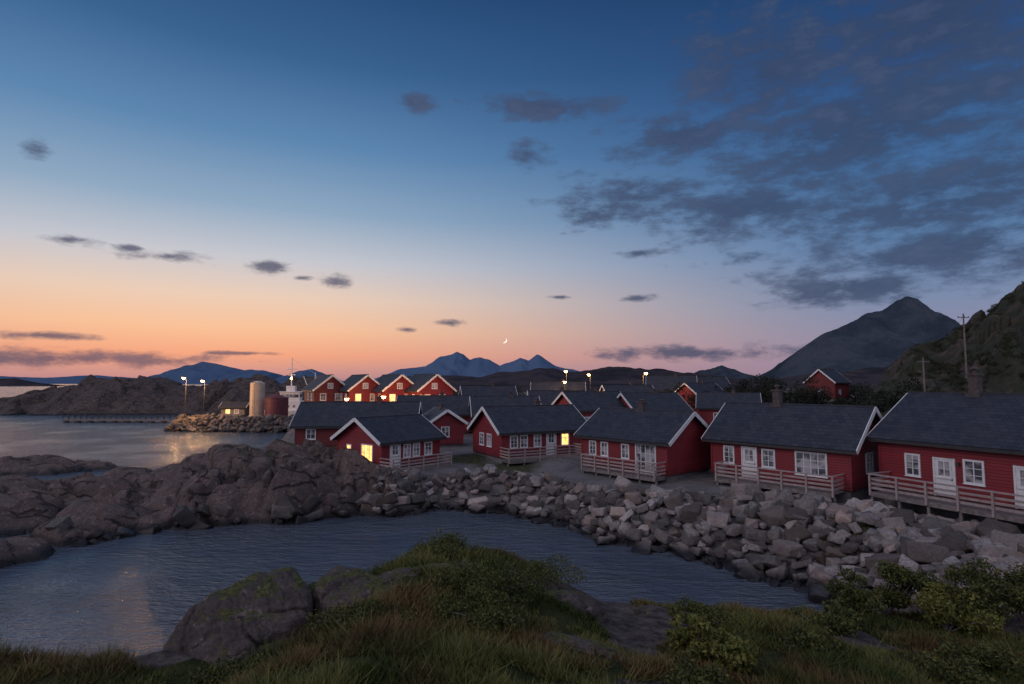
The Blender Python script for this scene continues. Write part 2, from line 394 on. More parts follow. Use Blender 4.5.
grid_obj('gravel_ground',np.arange(-5.4,62.01,.4),np.arange(-12,70.01,.4),near_h,ROCK,True,tone_near,-1.2,-.02)
grid_obj('ground',np.arange(-72,460,3.),np.arange(69.0,420,3.),lambda X,Y:near_h(X,Y,False),ROCK,True,tone_near,-1.2,-.03)

def isl(name,cx,cy,rx,ry,h,step,mat,seed,ang=0):
    def f(X,Y):
        c,s=math.cos(ang),math.sin(ang); dx=X-cx;dy=Y-cy
        r=np.sqrt(((dx*c+dy*s)/rx)**2+((-dx*s+dy*c)/ry)**2)+.28*fbm(X/rx*2.2,Y/ry*2.2,4,seed)
        f1,f2,cid,pl=voro(X/(rx*.3),Y/(ry*.5),seed,True)
        z=h*(1-r**2)*1.1+h*(pl*.35+(cid-.5)*.15-.2*np.exp(-((f2-f1)/.08)**2))+.08*h*fbm(X*6/rx,Y*6/ry,4,seed)
        return z,np.ones_like(z),0*z,z
    return grid_obj(name,np.arange(cx-rx*1.5,cx+rx*1.5,step),np.arange(cy-ry*1.7,cy+ry*1.7,step),f,mat,True,lambda X,Y,r:np.stack([r[1],r[2]],-1),-.8)
isl('skerry',-53,62.5,9,3.2,1.4,.25,ROCK,11,.1)

# ------------------------------------------------------------ riprap boulders
def proto(k):
    r=random.Random(k); bm=bmesh.new()
    sx,sy,sz=r.uniform(.8,1.2),r.uniform(.6,.92),r.uniform(.42,.68)
    for a in(-1,1):
        for b_ in(-1,1):
            for c in(-1,1):
                bm.verts.new((a*sx*r.uniform(.64,1),b_*sy*r.uniform(.62,1),c*sz*r.uniform(.62,1)))
    for i in range(4):
        v=Vector((r.gauss(0,1),r.gauss(0,1),r.gauss(0,1))).normalized(); bm.verts.new((v.x*sx*1.14,v.y*sy*1.14,v.z*sz*1.16))
    res=bmesh.ops.convex_hull(bm,input=bm.verts)
    bmesh.ops.delete(bm,geom=[g for g in res['geom_interior'] if isinstance(g,bmesh.types.BMVert)],context='VERTS')
    bmesh.ops.dissolve_limit(bm,angle_limit=R(13),verts=bm.verts,edges=bm.edges)
    bmesh.ops.bevel(bm,geom=list(bm.edges),offset=.085,segments=2,profile=.5,affect='EDGES',clamp_overlap=True)
    bmesh.ops.triangulate(bm,faces=bm.faces)
    for it in range(2):
        es=[e for e in bm.edges if e.calc_length()>.28]
        bmesh.ops.subdivide_edges(bm,edges=es,cuts=1)
        bmesh.ops.triangulate(bm,faces=bm.faces)
    bmesh.ops.recalc_face_normals(bm,faces=bm.faces)
    bm.verts.index_update()
    V=np.array([v.co[:] for v in bm.verts]); F=np.array([[v.index for v in f.verts] for f in bm.faces]); bm.free()
    nn=fbm(V[:,0]*2.3+k+V[:,2],V[:,1]*2.3-V[:,2]*1.7,4,k)*.11
    V=V*(1+nn)[:,None]
    return V,F
PR=[proto(k) for k in range(30)]
def rotm(ax,ay,az):
    return np.array(Matrix.Rotation(az,3,'Z')@Matrix.Rotation(ay,3,'Y')@Matrix.Rotation(ax,3,'X'))
def boulders(name,items,mat=BOULD,tmul=1.):
    VV=[];FF=[];TT=[];n=0
    for (x,y,z,s,tilt) in items:
        V,F=PR[random.randrange(len(PR))]
        M=rotm(random.gauss(0,tilt),random.gauss(0,tilt),random.uniform(0,6.28))
        W=(V*s*np.array([1,1,random.uniform(.8,1.15)]))@M.T+np.array([x,y,z]); VV.append(W);FF.append(F+n);n+=len(W)
        t=random.choice([.30,.40,.52,.66,.8,.95,1.2])*random.uniform(.85,1.1)*tmul; TT.append(np.tile([t,max(0,random.gauss(.3,.4))],(len(W),1)))
    return mkobj(name,np.concatenate(VV),np.concatenate(FF),mat,None,True,np.clip(np.concatenate(TT),0,1.6))
base=np.array([(-10,41.9),(-8,41.6),(-5.5,43.6),(-.9,42.4),(3.2,38.6),(6.3,34.2),(9.2,32.4),(11.3,29.1),(13.2,26.9),(13.7,25),(14.2,21.5),(14.8,17),(17,12)])
top=np.array([(-10,45),(-8,45.2),(-4.2,46),(.6,45),(4.7,41.2),(8,37.6),(11.4,35.6),(14.3,34.2),(17.7,33.0),(20.2,32),(22.6,28),(24.7,22),(27,15)])
items=[]
sl_=np.concatenate([[0],np.cumsum(np.hypot(*np.diff((base+top)/2,axis=0).T))])
sp=.66
S=0
while S<sl_[-1]:
    b_=np.array([np.interp(S,sl_,base[:,k]) for k in(0,1)]); t_=np.array([np.interp(S,sl_,top[:,k]) for k in(0,1)])
    L_=np.hypot(*(t_-b_)); n_=int(L_/.56)+2
    for i in range(n_+1):
        t=(i+random.uniform(-.3,.3))/n_
        p=b_+(t_-b_)*t+rng.normal(0,.14,2)
        big=random.random()
        s=random.uniform(.28,.52) if big>.2 else random.uniform(.52,.84)
        if p[0]<3: s*=.88
        items.append([p[0],p[1],0,s,.33])
    S+=sp*random.uniform(.8,1.15)
arr=np.array(items); zz=near_h(arr[:,0],arr[:,1],False)[0]
items=[(a[0],a[1],max(z,-.35)+.2*a[3]+random.uniform(-.06,.3),a[3],a[4]) for a,z in zip(arr,zz)]
boulders('boulder_seawall',items)
it2=[]
for i in range(110):
    k=random.choice([(-12.7,40.4),(-16.4,38.8),(-21,37.4),(-24,34.6),(-10.5,42),(-18,39.2),(-8,42.5)])
    x=k[0]+random.gauss(0,1.5);y=k[1]+random.gauss(.1,.8); it2.append([x,y,0,random.uniform(.25,.95)**1.3,.4])
arr=np.array(it2); zz=near_h(arr[:,0],arr[:,1])[0]
boulders('shore_boulders',[(a[0],a[1],min(z,.9)+.05,a[3],a[4]) for a,z in zip(arr,zz) if z>-.6],tmul=.5)
it3=[]
for i in range(520):
    x=random.uniform(-68,-42); t=random.random(); y=113.0+(x+68)*-.12+t*5; it3.append((x,y,-.2+2.3*min(1,t*1.6)+random.uniform(-.1,.35),random.uniform(.45,.95),.5))
boulders('breakwater',it3,tmul=.5)

# ------------------------------------------------------------ water
m,nt,b=newmat('sea_water'); g=N(nt,'ShaderNodeNewGeometry'); v=g.outputs['Position']
b.inputs['Base Color'].default_value=(.06,.074,.102,1); b.inputs['Roughness'].default_value=.14; b.inputs['IOR'].default_value=1.95
mp=N(nt,'ShaderNodeMapping'); mp.inputs['Scale'].default_value=(.6,1.6,1); mp.inputs['Rotation'].default_value=(0,0,.35); nt.links.new(v,mp.inputs[0])
h1=noise(nt,mp.outputs[0],1.3,2,.5); h2=noise(nt,mp.outputs[0],4.2,3,.6); h3=noise(nt,v,.10,3)
patch=maprange(nt,h3,.38,.62,.35,1.2)
h=math_(nt,'MULTIPLY',math_(nt,'ADD',math_(nt,'MULTIPLY',h1,1.),math_(nt,'MULTIPLY',h2,.75)),patch)
bump(nt,b,h,1.,.26); WATER=m
mkobj('water',[(-14000,-300,0),(14000,-300,0),(14000,14000,0),(-14000,14000,0)],[(0,1,2,3)],WATER)

# ------------------------------------------------------------ foreground hill
FX=[-16,-5.6,-4.5,-3.9,-3.2,-2.64,-2.14,-1.5,-.2,.82,1.5,2.87,4.24,6,7.3,9.6,14,20,30]
FY=[6,6.5,6.5,7,7.8,8.5,9.5,10.5,10.5,10,10,10,10,11,11,11,11,11,11]
FZ=[6.2,6.40,6.45,6.28,6.1,6.28,6.45,6.56,6.40,6.12,5.82,5.62,5.55,5.17,4.98,4.95,4.9,4.8,4.5]
def fg_h(X,Y):
    X=np.asarray(X,float);Y=np.asarray(Y,float)
    yc=np.interp(X,FX,FY);zc=np.interp(X,FX,FZ)
    z0=7.9-.02*np.minimum(X*X,60)
    t=np.clip(Y/yc,0,1); z=z0+(zc-z0)*t**.5
    d=np.maximum(Y-yc,0); s=np.interp(X,[2,9],[1.0,.48])
    z=z-s*d*d/(d+.9)
    z=z+.13*fbm(X/1.3,Y/1.3,4,51)*sstep(0,3,Y)+.05*fbm(X*2.2,Y*2.2,3,52)
    rock=sstep(.05,.3,fbm(X/1.9+3,Y/1.9,3,60)-.12)
    rock=np.maximum(rock,sstep(.3,1.5,d)*.9*np.interp(X,[3,8],[1,.2]))
    return z,rock,0*z,0*z
m,nt,b=newmat('heath_ground'); g=N(nt,'ShaderNodeNewGeometry'); v=g.outputs['Position']
a=N(nt,'ShaderNodeAttribute',attribute_name='tone'); ss=N(nt,'ShaderNodeSeparateColor'); nt.links.new(a.outputs['Color'],ss.inputs[0])
veg=mixc(nt,maprange(nt,noise(nt,v,2.5,5),.35,.65),(.03,.045,.013),(.07,.072,.026)); veg=mixc(nt,maprange(nt,noise(nt,v,.9,4),.55,.75),veg,(.055,.04,.024))
veg=mixc(nt,maprange(nt,noise(nt,v,30,4,.7),.3,.6),(.015,.018,.008),veg)
rk=mixc(nt,maprange(nt,noise(nt,v,5,6,.7),.35,.65),(.045,.038,.04),(.15,.125,.12))
f=maprange(nt,math_(nt,'ADD',ss.outputs[0],math_(nt,'MULTIPLY',math_(nt,'SUBTRACT',noise(nt,v,6,4),.5),.8)),.4,.6)
nt.links.new(mixc(nt,f,veg,rk),b.inputs['Base Color']); b.inputs['Roughness'].default_value=.95; b.inputs['Specular IOR Level'].default_value=.1
bump(nt,b,math_(nt,'ADD',noise(nt,v,8,6,.7),noise(nt,v,40,3,.7)),.9,.05)
HEATH=m
grid_obj('grassy_hill',np.arange(-15,26,.12),np.arange(-6,27,.12),fg_h,HEATH,True,lambda X,Y,r:np.stack([r[1],r[2]],-1),-2)

def leafmat(name,c1,c2,c3):
    m,nt,b=newmat(name)
    a=N(nt,'ShaderNodeAttribute',attribute_name='tone'); ss=N(nt,'ShaderNodeSeparateColor'); nt.links.new(a.outputs['Color'],ss.inputs[0])
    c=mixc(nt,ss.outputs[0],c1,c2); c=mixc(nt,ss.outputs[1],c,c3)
    nt.links.new(c,b.inputs['Base Color']); b.inputs['Roughness'].default_value=.75; b.inputs['Specular IOR Level'].default_value=.2
    return m
GRASSM=leafmat('grass_blades',(.040,.058,.014),(.14,.14,.042),(.15,.08,.042))
LEAFM=leafmat('shrub_leaves',(.019,.030,.011),(.078,.090,.027),(.14,.135,.038))
YLEAF=leafmat('fern_leaves',(.06,.078,.02),(.17,.17,.042),(.20,.18,.05))
TREEM=leafmat('tree_leaves',(.010,.014,.012),(.026,.030,.020),(.04,.036,.025))
BUSHM=leafmat('hillside_leaves',(.014,.019,.012),(.042,.050,.024),(.06,.055,.03))
n=300000
y=rng.uniform(3.6,13.5,n)**1.0; x=rng.uniform(-1.02,1.02,n)*y+rng.normal(0,.2,n)
zz,rk_,_,_=fg_h(x,y)
clump=fbm(x/.35,y/.35,3,90)
keep=(rng.random(n)<np.clip(1.1-rk_*1.25,0,1))&(clump>-.35)&(x<17)
keep&=~((np.hypot((x+3.45)/1.05,(y-7.55)/.85)<1)|(np.hypot((x+2.05)/.9,(y-8.1)/.7)<1))
x,y,zz,clump=x[keep],y[keep],zz[keep],clump[keep]; n=len(x)
hgt=(.045+.09*np.clip(clump+.45,0,1.2))*rng.uniform(.6,1.5,n)*np.interp(fbm(x/2,y/2,2,91),[-.5,.5],[.6,1.4])
wd=rng.uniform(.004,.009,n)*np.interp(y,[4,12],[1,2.0])
ang=rng.uniform(0,6.28,n); bend=rng.normal(0,.6,(n,2))*hgt[:,None]
P=np.stack([x,y,zz-.01],-1); side=np.stack([np.cos(ang)*wd,np.sin(ang)*wd,0*wd],-1)
V=np.empty((n,3,3)); V[:,0]=P-side; V[:,1]=P+side; V[:,2]=P+np.stack([bend[:,0],bend[:,1],hgt],-1)
patch=np.clip(fbm(x/1.4,y/1.4,3,92)*1.6+.5,0,1)
brown=np.clip(fbm(x/1.1+5,y/1.1,3,93)*1.9-.15+.45*sstep(-1.5,-4,x),0,1)
tn=np.stack([np.clip(patch+rng.normal(0,.25,n),0,1),np.clip(brown*rng.uniform(.3,1,n),0,1)],-1)
mkobj('grass',V.reshape(-1,3),np.arange(n*3).reshape(n,3),GRASSM,None,False,np.repeat(tn,3,0))

def leaves(centers,radii,count,size,zsq=.8,hollow=.35):
    centers=np.array(centers,float);radii=np.array(radii,float)
    p=radii**2; idx=rng.choice(len(centers),count,p=p/p.sum())
    d=rng.normal(size=(count,3)); d/=np.linalg.norm(d,axis=1)[:,None]
    rr=rng.uniform(hollow,1,count)**.6
    C=centers[idx]+d*np.array([1,1,zsq])*(radii[idx]*rr*rng.uniform(.8,1.15,count))[:,None]
    a=rng.normal(size=(count,3)); a/=np.linalg.norm(a,axis=1)[:,None]
    b=np.cross(a,rng.normal(size=(count,3))); b/=np.linalg.norm(b,axis=1)[:,None]
    s=size*rng.uniform(.6,1.4,count)[:,None]
    V=np.stack([C-a*s,C+b*s*.5,C+a*s,C-b*s*.5],1).reshape(-1,3)
    F=np.arange(count*4).reshape(-1,4)
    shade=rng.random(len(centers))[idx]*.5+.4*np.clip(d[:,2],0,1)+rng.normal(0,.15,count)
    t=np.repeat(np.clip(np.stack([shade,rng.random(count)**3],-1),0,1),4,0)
    return V,F,t
def shrub(name,x,y,h,r,nl=2600,size=.035,mat=LEAFM,nb=14,sink=.05):
    z=float(fg_h(np.array([x]),np.array([y]))[0][0])-sink
    e=empty(name,(x,y,z)); st=MB(); C=[];Rr=[]
    for i in range(nb):
        a=random.uniform(0,6.28); q=random.uniform(.2,1)*r; t=Vector((math.cos(a)*q,math.sin(a)*q,h*random.uniform(.55,1)*(1-.35*q/r)))
        mid=t*.5+Vector((random.gauss(0,.04),random.gauss(0,.04),.05))
        st.cyl((0,0,0),mid,.012,.009,5); st.cyl(mid,t,.009,.004,5)
        C.append(t[:]);Rr.append(r*random.uniform(.2,.38)); C.append(mid[:]);Rr.append(r*.25)
    st.done('stems',POLEW,e)
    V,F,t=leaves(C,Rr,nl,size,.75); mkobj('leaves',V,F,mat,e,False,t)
    return e
for (x,y,h,r,nl,s,mt) in [(7.3,11.6,1.35,.75,7000,.032,LEAFM),(8.9,11.3,1.2,.8,7000,.032,LEAFM),(8.0,10.8,.8,.7,5000,.034,YLEAF),(9.9,11.4,1.1,.7,5000,.032,LEAFM),(6.5,11.2,.7,.5,3500,.032,LEAFM),
    (2.35,7.6,.55,.38,2400,.032,YLEAF),(2.75,7.2,.45,.35,2000,.032,YLEAF),(5.3,9.9,.5,.5,2800,.032,LEAFM),(4.1,8.2,.35,.4,2400,.028,LEAFM),(1.9,6.2,.35,.35,2200,.025,LEAFM),
    (-.55,7.9,.34,.85,14000,.017,LEAFM),(-.3,7.0,.26,.6,9000,.017,LEAFM),(-1.2,10.2,.16,.7,7000,.018,LEAFM),(.4,9.9,.16,.7,7000,.018,LEAFM),(3.2,9.4,.2,.6,5000,.02,LEAFM),
    (-2.9,6.3,.16,.5,5000,.016,LEAFM),(-1.7,6.6,.2,.5,5000,.016,LEAFM),(5.8,7.6,.35,.5,3400,.028,LEAFM),(7.2,9.0,.4,.6,3600,.03,LEAFM)]:
    shrub('shrub',x,y,h,r,nl,s,mt)

def frock(name,x,y,z,sx,sy,sz,rz,seed,mat=FROCK):
    bm=bmesh.new(); bmesh.ops.create_icosphere(bm,subdivisions=7,radius=1)
    V=np.array([v.co[:] for v in bm.verts]); F=np.array([[v.index for v in f.verts] for f in bm.faces]); bm.free()
    r=np.random.default_rng(seed)
    acc=np.zeros(len(V)); p_=14.
    for i in range(17):
        nrm=r.normal(size=3); nrm/=np.linalg.norm(nrm); dd=r.uniform(.62,.95)
        c=np.maximum(V@nrm,1e-3); acc+=(c/dd)**p_
    rad=np.minimum((acc+1e-9)**(-1/p_),1.2)
    q=V*rad[:,None]
    nn=fbm(q[:,0]*1.6+seed,q[:,1]*1.6+q[:,2]*1.1,5,seed)*.09+fbm(q[:,0]*4+q[:,2]*3,q[:,1]*4-q[:,2]*4,5,seed+3,.6)*.06
    for k in range(3):
        nrm=r.normal(size=3); nrm[2]*=.4; nrm/=np.linalg.norm(nrm); off=r.uniform(-.4,.4)
        dd=np.abs(q@nrm-off+.16*fbm(q[:,0]*2+k,q[:,1]*2+q[:,2]*2,4,seed+k))
        nn=nn-.09*np.exp(-(dd/.025)**2)*sstep(-.3,.1,fbm(q[:,0]*2+9,q[:,2]*2+q[:,1],2,seed+7))
    W=V*(rad+nn)[:,None]*np.array([sx,sy,sz])
    o=mkobj(name,W,F,mat,None,True,None,(x,y,z)); o.rotation_euler=(0,0,rz); return o
frock('rock',-3.30,7.55,6.15,1.0,.85,.93,.1,2)
frock('rock',-2.05,8.1,6.10,.95,.75,.82,.5,5)
frock('rock',-1.35,8.5,6.2,.85,.5,.56,.2,9)
frock('rock',-2.8,8.4,5.9,.8,.6,.8,.2,31)
frock('rock',.95,6.9,6.13,.8,.5,.38,-.2,12)
frock('rock',.7,8.8,6.04,.95,.55,.40,.1,15)
frock('rock',-2.5,7.2,6.05,.6,.4,.40,.3,18)
frock('rock',3.4,8.6,5.5,.6,.45,.32,.3,19)
frock('rock',9.8,13.2,4.3,.9,.7,.6,.3,21)

# ------------------------------------------------------------ cabins along the seawall
cabin('red_cabin',21.7,34.0,3.4,-65,12.5,7.8,3.0,5.35,
   front=[('w',1.55,1.0,.62,1.05,2,3),('d',3.0),('w',4.45,1.0,.75,1.05,2,3),('d',6.6),('w',8.3,1.0,1.3,1.05,4,3)],
   left=[('w',3.2,1.0,.8,1.0,2,2)],deck=(.6,12.4,1.9,2.0),chim=[(3.2,3.9)],chimh=1.7)
cabin('red_cabin',14.1,40.7,3.15,-50,9.0,6.0,2.6,4.75,
   front=[('w',1.05,.95,.6,1.0,2,3),('d',2.35),('w',3.75,.95,.7,1.0,2,3),('w',5.9,.75,1.7,1.25,4,3)],
   right=[('w',2.4,.95,1.0,1.0,2,2)],deck=(1.2,8.6,1.5,2.0),chim=[(3.4,3.0)],chimh=1.5)
cabin('red_cabin',5.6,46.0,3.05,-50,8.0,5.6,2.45,4.25,
   front=[('w',.9,.95,.55,.9,2,3),('w',2.1,.95,.55,.9,2,3),('w',4.1,.95,.55,.9,2,3),('w',5.4,.25,1.6,1.75,4,3)],
   right=[],deck=(1.1,7.9,1.2,1.2),chim=[(3.8,2.8)],chimh=1.0)
cabin('red_cabin',-.9,50.0,2.95,28,9.0,6.0,2.35,4.25,
   front=[('w',.9,.9,.6,.95,2,3),('w',1.9,.9,.6,.95,2,3),('w',3.3,.9,.6,.95,2,3),('d',4.6),('L',6.2,.9,.7,.95,2,3)],
   left=[('w',1.6,.9,.75,.95,2,3),('w',3.2,.9,.75,.95,2,3)],deck=(-.2,7.5,1.6,1.2),chim=[(5.5,3.2)],chimh=1.0)
cabin('red_cabin',-10.5,46.3,2.5,50,6.3,6.2,2.3,3.95,
   front=[('d',.9),('w',2.3,.85,.6,.95,2,3),('w',3.3,.85,.6,.95,2,3),('w',4.6,.85,.7,.95,2,3)],
   left=[('L',1.5,.85,.5,.85,2,3),('L',3.6,.6,1.4,1.25,4,2)],deck=(-.2,6.2,1.6,1.5),chim=[])
cabin('red_cabin',-22.3,59.0,2.9,4,12,6.5,2.3,4.4,front=[('w',1.2,.9,.8,.9,2,2),('w',7.2,.9,.8,.9,2,2)],wall=REDD,found=2.2,chim=[(8,3.2)])
for (x,y,z,a,L,W,hw,hr,fr,rt,lf,wl) in [
  (-10.5,66,3,-72,6,3.6,2.4,3.6,[],[('w',1.3,.9,.7,.9,2,2)],[],RED),
  (-14.5,73,3.1,5,9,6,2.5,4.6,[('w',2,.9,.8,.9,2,2),('w',5,.9,.8,.9,2,2)],[],[],RED),
  (-4.5,70,3.1,8,8,6,2.5,4.6,[('w',2,.9,.8,.9,2,2)],[],[],RED),
  (3.0,84,3.2,3,8,6.5,2.7,5.0,[('w',2,.9,.8,.9,2,2),('L',5,.9,.8,.9,2,2)],[],[],REDD),
  (8.6,74,3.2,30,9.0,6,2.9,5.0,[('w',1,.9,.8,.9,2,2),('w',4,.9,.8,.9,2,2),('L',6.4,.9,.8,.9,2,2)],[],[('w',2,.9,.7,.9,2,2),('w',3.6,.9,.7,.9,2,2)],RED),
  (16.5,76,3.2,22,8.5,6,2.7,4.8,[('w',2,.9,.8,.9,2,2),('w',5,.9,.8,.9,2,2)],[],[('w',2.4,.9,.9,.9,2,2)],RED),
  (27.5,84,3.3,-20,8,6,2.7,4.6,[('w',2,.9,.8,.9,2,2),('w',5,.9,.8,.9,2,2)],[],[],RED),
  (18.0,104,3.4,10,9,7,3.2,5.6,[('w',2,.9,.8,.9,2,2),('L',5,.9,.8,.9,2,2)],[],[],WCLAD),
  (37.0,112,3.6,35,9,7,3.2,5.8,[('w',2,.9,.8,.9,2,2)],[],[('w',2.4,.9,.9,.9,2,2)],RED),
  (30.0,126,3.8,-15,10,7,4.2,7.2,[('w',2,.9,.8,.9,2,2),('w',5,.9,.8,.9,2,2)],[],[],REDD),
  (4.0,112,3.4,-5,10,7,3.4,6.2,[('L',2,.9,.8,.9,2,2),('w',5,.9,.8,.9,2,2)],[],[],REDD),
  (-8.0,98,3.3,12,9,7,3.0,5.6,[('w',2,.9,.8,.9,2,2)],[],[],REDD),
  (45.0,140,4.0,12,10,7,4.0,7.0,[('w',2,.9,.8,.9,2,2),('w',5,.9,.8,.9,2,2)],[],[],WCLAD),
  (69.0,122,6.2,38,7,6,3.6,6.2,[('w',2,.9,.8,.9,2,2)],[],[('w',2.4,.9,.9,.9,2,2)],REDD)]:
    cabin('red_cabin' if wl is not WCLAD else 'white_house',x,y,z,a,L,W,hw,hr,front=fr,right=rt,left=lf,wall=wl,found=1.5,chim=[(L*.6,W*.5)],chimh=.8)
for i,(px,py) in enumerate([(-30.0,95),(-23.4,92),(-17.4,89.5),(-11.6,87)]):
    rg=[('w',1.0,.9,.8,1.1,2,2),('w',3.4,.9,.8,1.1,2,2),('w',1.0,3.3,.8,1.0,2,2),('w',3.4,3.3,.8,1.0,2,2),('w',2.2,5.3,.7,.7,2,2)]
    if i>=1: rg[1]=('L',)+rg[1][1:]; rg[2]=('L',)+rg[2][1:]
    if i>=2: rg[0]=('L',)+rg[0][1:]
    cabin('quay_house',px-6.9,py+6.4,3.4,-60,9,5.6,5.1,7.35,front=[('w',6.5,.9,.8,1.1,2,2),('w',6.5,3.3,.8,1.0,2,2),('w',3.5,3.3,.8,1.0,2,2)],right=rg,wall=REDD if i<1 else RED,found=2.2,stilts=True,ov=.5)

# ------------------------------------------------------------ street lamps
def point(name,loc,e,c=(1,.5,.18),r=.25,parent=None):
    l=bpy.data.lights.new(name,'POINT'); l.energy=e; l.color=c; l.shadow_soft_size=r
    o=bpy.data.objects.new(name,l); scene.collection.objects.link(o); o.location=loc
    if parent: o.parent=parent
    return o
def lamp(x,y,zb,zt,ang,e):
    p=empty('street_lamp',(x,y,zb),R(ang)); s=MB(); h=zt-zb
    s.cyl((0,0,0),(0,0,.9),.11,.10,10); s.cyl((0,0,.9),(0,0,h-.3),.08,.05,10)
    s.cyl((0,0,h-.35),(.5,0,h-.05),.04,.035,8); s.cyl((.5,0,h-.05),(1.1,0,h),.035,.03,8); s.para((.95,-.2,h-.02),(.85,0,.06),(0,.4,0),(0,0,.12))
    s.done('pole',DARK,p); g=MB(); g.cyl((1.38,0,h-.34),(1.38,0,h-.03),.16,.34,12); g.done('lens',LAMP,p)
    point('lamp_light',(1.38,0,h-.65),e,parent=p)
lamp(10.5,110,3.3,11.8,-100,1000); lamp(10.0,108,3.3,9.8,-95,400)
lamp(16.2,118,3.5,11.3,-110,900); lamp(26.0,113,3.5,11.5,-80,1000)
lamp(-66.0,115.5,2.0,10.6,-80,3600); lamp(-62.5,116,2.2,10.0,-80,2600)
lamp(-13.2,80.5,3.1,7.8,-60,1400); lamp(-19.2,83.5,3.1,7.6,-60,1200); lamp(-25.5,87,3.1,7.2,-60,500)

# ------------------------------------------------------------ tanks, shed, boat, pier
e=empty('storage_silo',(-55.5,124.5,2.2)); s=MB(); s.cyl((0,0,0),(0,0,7.3),1.5,1.5,28); s.cyl((0,0,7.3),(0,0,7.75),1.52,.5,28)
s.cyl((0,0,0),(0,0,.25),1.7,1.7,28); s.cyl((0,0,3.6),(0,0,3.7),1.54,1.54,28); s.done('shell',simple('silo_paint',(.50,.42,.34),(.40,.33,.27),1,.5,.1,.02),e)
s=MB()
for k in range(20): s.box(-.2,.2,-1.68,-1.65,.3+k*.35,.34+k*.35)
s.box(-.23,-.19,-1.7,-1.64,.1,7.9); s.box(.19,.23,-1.7,-1.64,.1,7.9); s.done('ladder',DARK,e)
e=empty('red_tank',(-50.8,123.5,2.2)); s=MB(); s.cyl((0,0,0),(0,0,4.1),2.35,2.35,28); s.cyl((0,0,4.1),(0,0,4.9),2.45,.3,28); s.cyl((0,0,4.85),(0,0,5.2),.3,.25,12)
for k in(.9,2.0,3.1): s.cyl((0,0,k),(0,0,k+.08),2.39,2.39,28)
s.done('shell',simple('tank_paint',(.14,.03,.04),(.09,.022,.03),1,.6,.1,.02),e)
cabin('harbour_shed',-62.5,123,2.3,5,4.8,3.2,2.1,2.9,front=[('L',1,.7,.8,.8,2,1),('w',2.8,.7,.8,.8,2,1)],wall=CONC,found=.5)
e=empty('floating_pier',(-109,140,0),R(-3)); s=MB(); s.box(0,29,-1.1,1.1,.35,.75)
for k in range(10): s.cyl((k*3.1,0,-.3),(k*3.1,.01,.36),.7,.7,10)
s.done('walkway',DECKW,e); s=MB()
for k in range(20): s.cyl((k*1.5,-.95,.7),(k*1.5,-.95,2.2),.09,.09,6)
s.box(0,29,-1.0,-.88,2.15,2.3); s.box(0,29,-.98,-.9,1.4,1.5)
for k in range(20): s.cyl((k*1.5,.95,.7),(k*1.5,.95,2.2),.09,.09,6)
s.box(0,29,.88,1.0,2.15,2.3); s.done('railing',DARK,e)
e=empty('fishing_boat',(-54.5,139,0),R(10)); e.scale=(1.25,1.25,1.4)
def hull(Lh,Bh,Hh):
    V=[];F=[];n=13
    for i in range(n):
        t=i/(n-1); x=(t-.5)*Lh; w=Bh/2*(1-abs(max(0,t-.55)/.45)**2.2)*(.8+.2*min(1,t*5)); sh=Hh*(1+.45*max(0,t-.5)**1.5*2)
        V+=[(x,-w,sh),(x+.0,-w*.8,0.2),(x,0,-.5),(x,w*.8,.2),(x,w,sh)]
    for i in range(n-1):
        for j in range(4): F.append((i*5+j,i*5+j+1,(i+1)*5+j+1,(i+1)*5+j))
        F.append((i*5+4,i*5,(i+1)*5,(i+1)*5+4))
    F.append((0,4,3,2,1)); return V,F
V,F=hull(15,4.6,2.0); mkobj('hull',V,F,WHITE,e)
s=MB(); s.box(-2.5,3.6,-1.7,1.7,1.9,3.7); s.box(-1.2,2.4,-1.4,1.4,3.7,5.2); s.box(-1.4,2.7,-1.6,1.6,5.2,5.32); s.box(-.2,1.4,-.9,.9,5.32,6.3); s.done('wheelhouse',WHITE,e)
s=MB(); s.box(-.9,2.2,-1.42,-1.405,4.3,4.85); s.box(2.4,2.415,-1.2,1.2,4.3,4.85)
for k in range(5): s.box(-2.0+k*1.1,-1.6+k*1.1,-1.72,-1.705,2.6,3.0)
s.done('windows',GLASS,e)
s=MB(); s.cyl((.6,0,6.2),(.6,0,11.2),.12,.07,8); s.cyl((5,0,2.2),(5,0,8.6),.12,.07,8); s.cyl((5,0,3),(2.8,0,8.0),.08,.08,6); s.cyl((-.4,0,9.2),(1.6,0,9.2),.07,.07,6); s.cyl((-.1,0,8.2),(1.3,0,8.2),.06,.06,6); s.cyl((.6,0,11),(5,0,8.4),.03,.03,4); s.cyl((5,0,8.4),(7.3,0,3.2),.03,.03,4)
s.done('masts',WHITE,e)
s=MB(); s.cyl((.6,-.15,7.6),(.6,-.4,7.6),.14,.18,10); s.done('deck_light',LAMP,e)

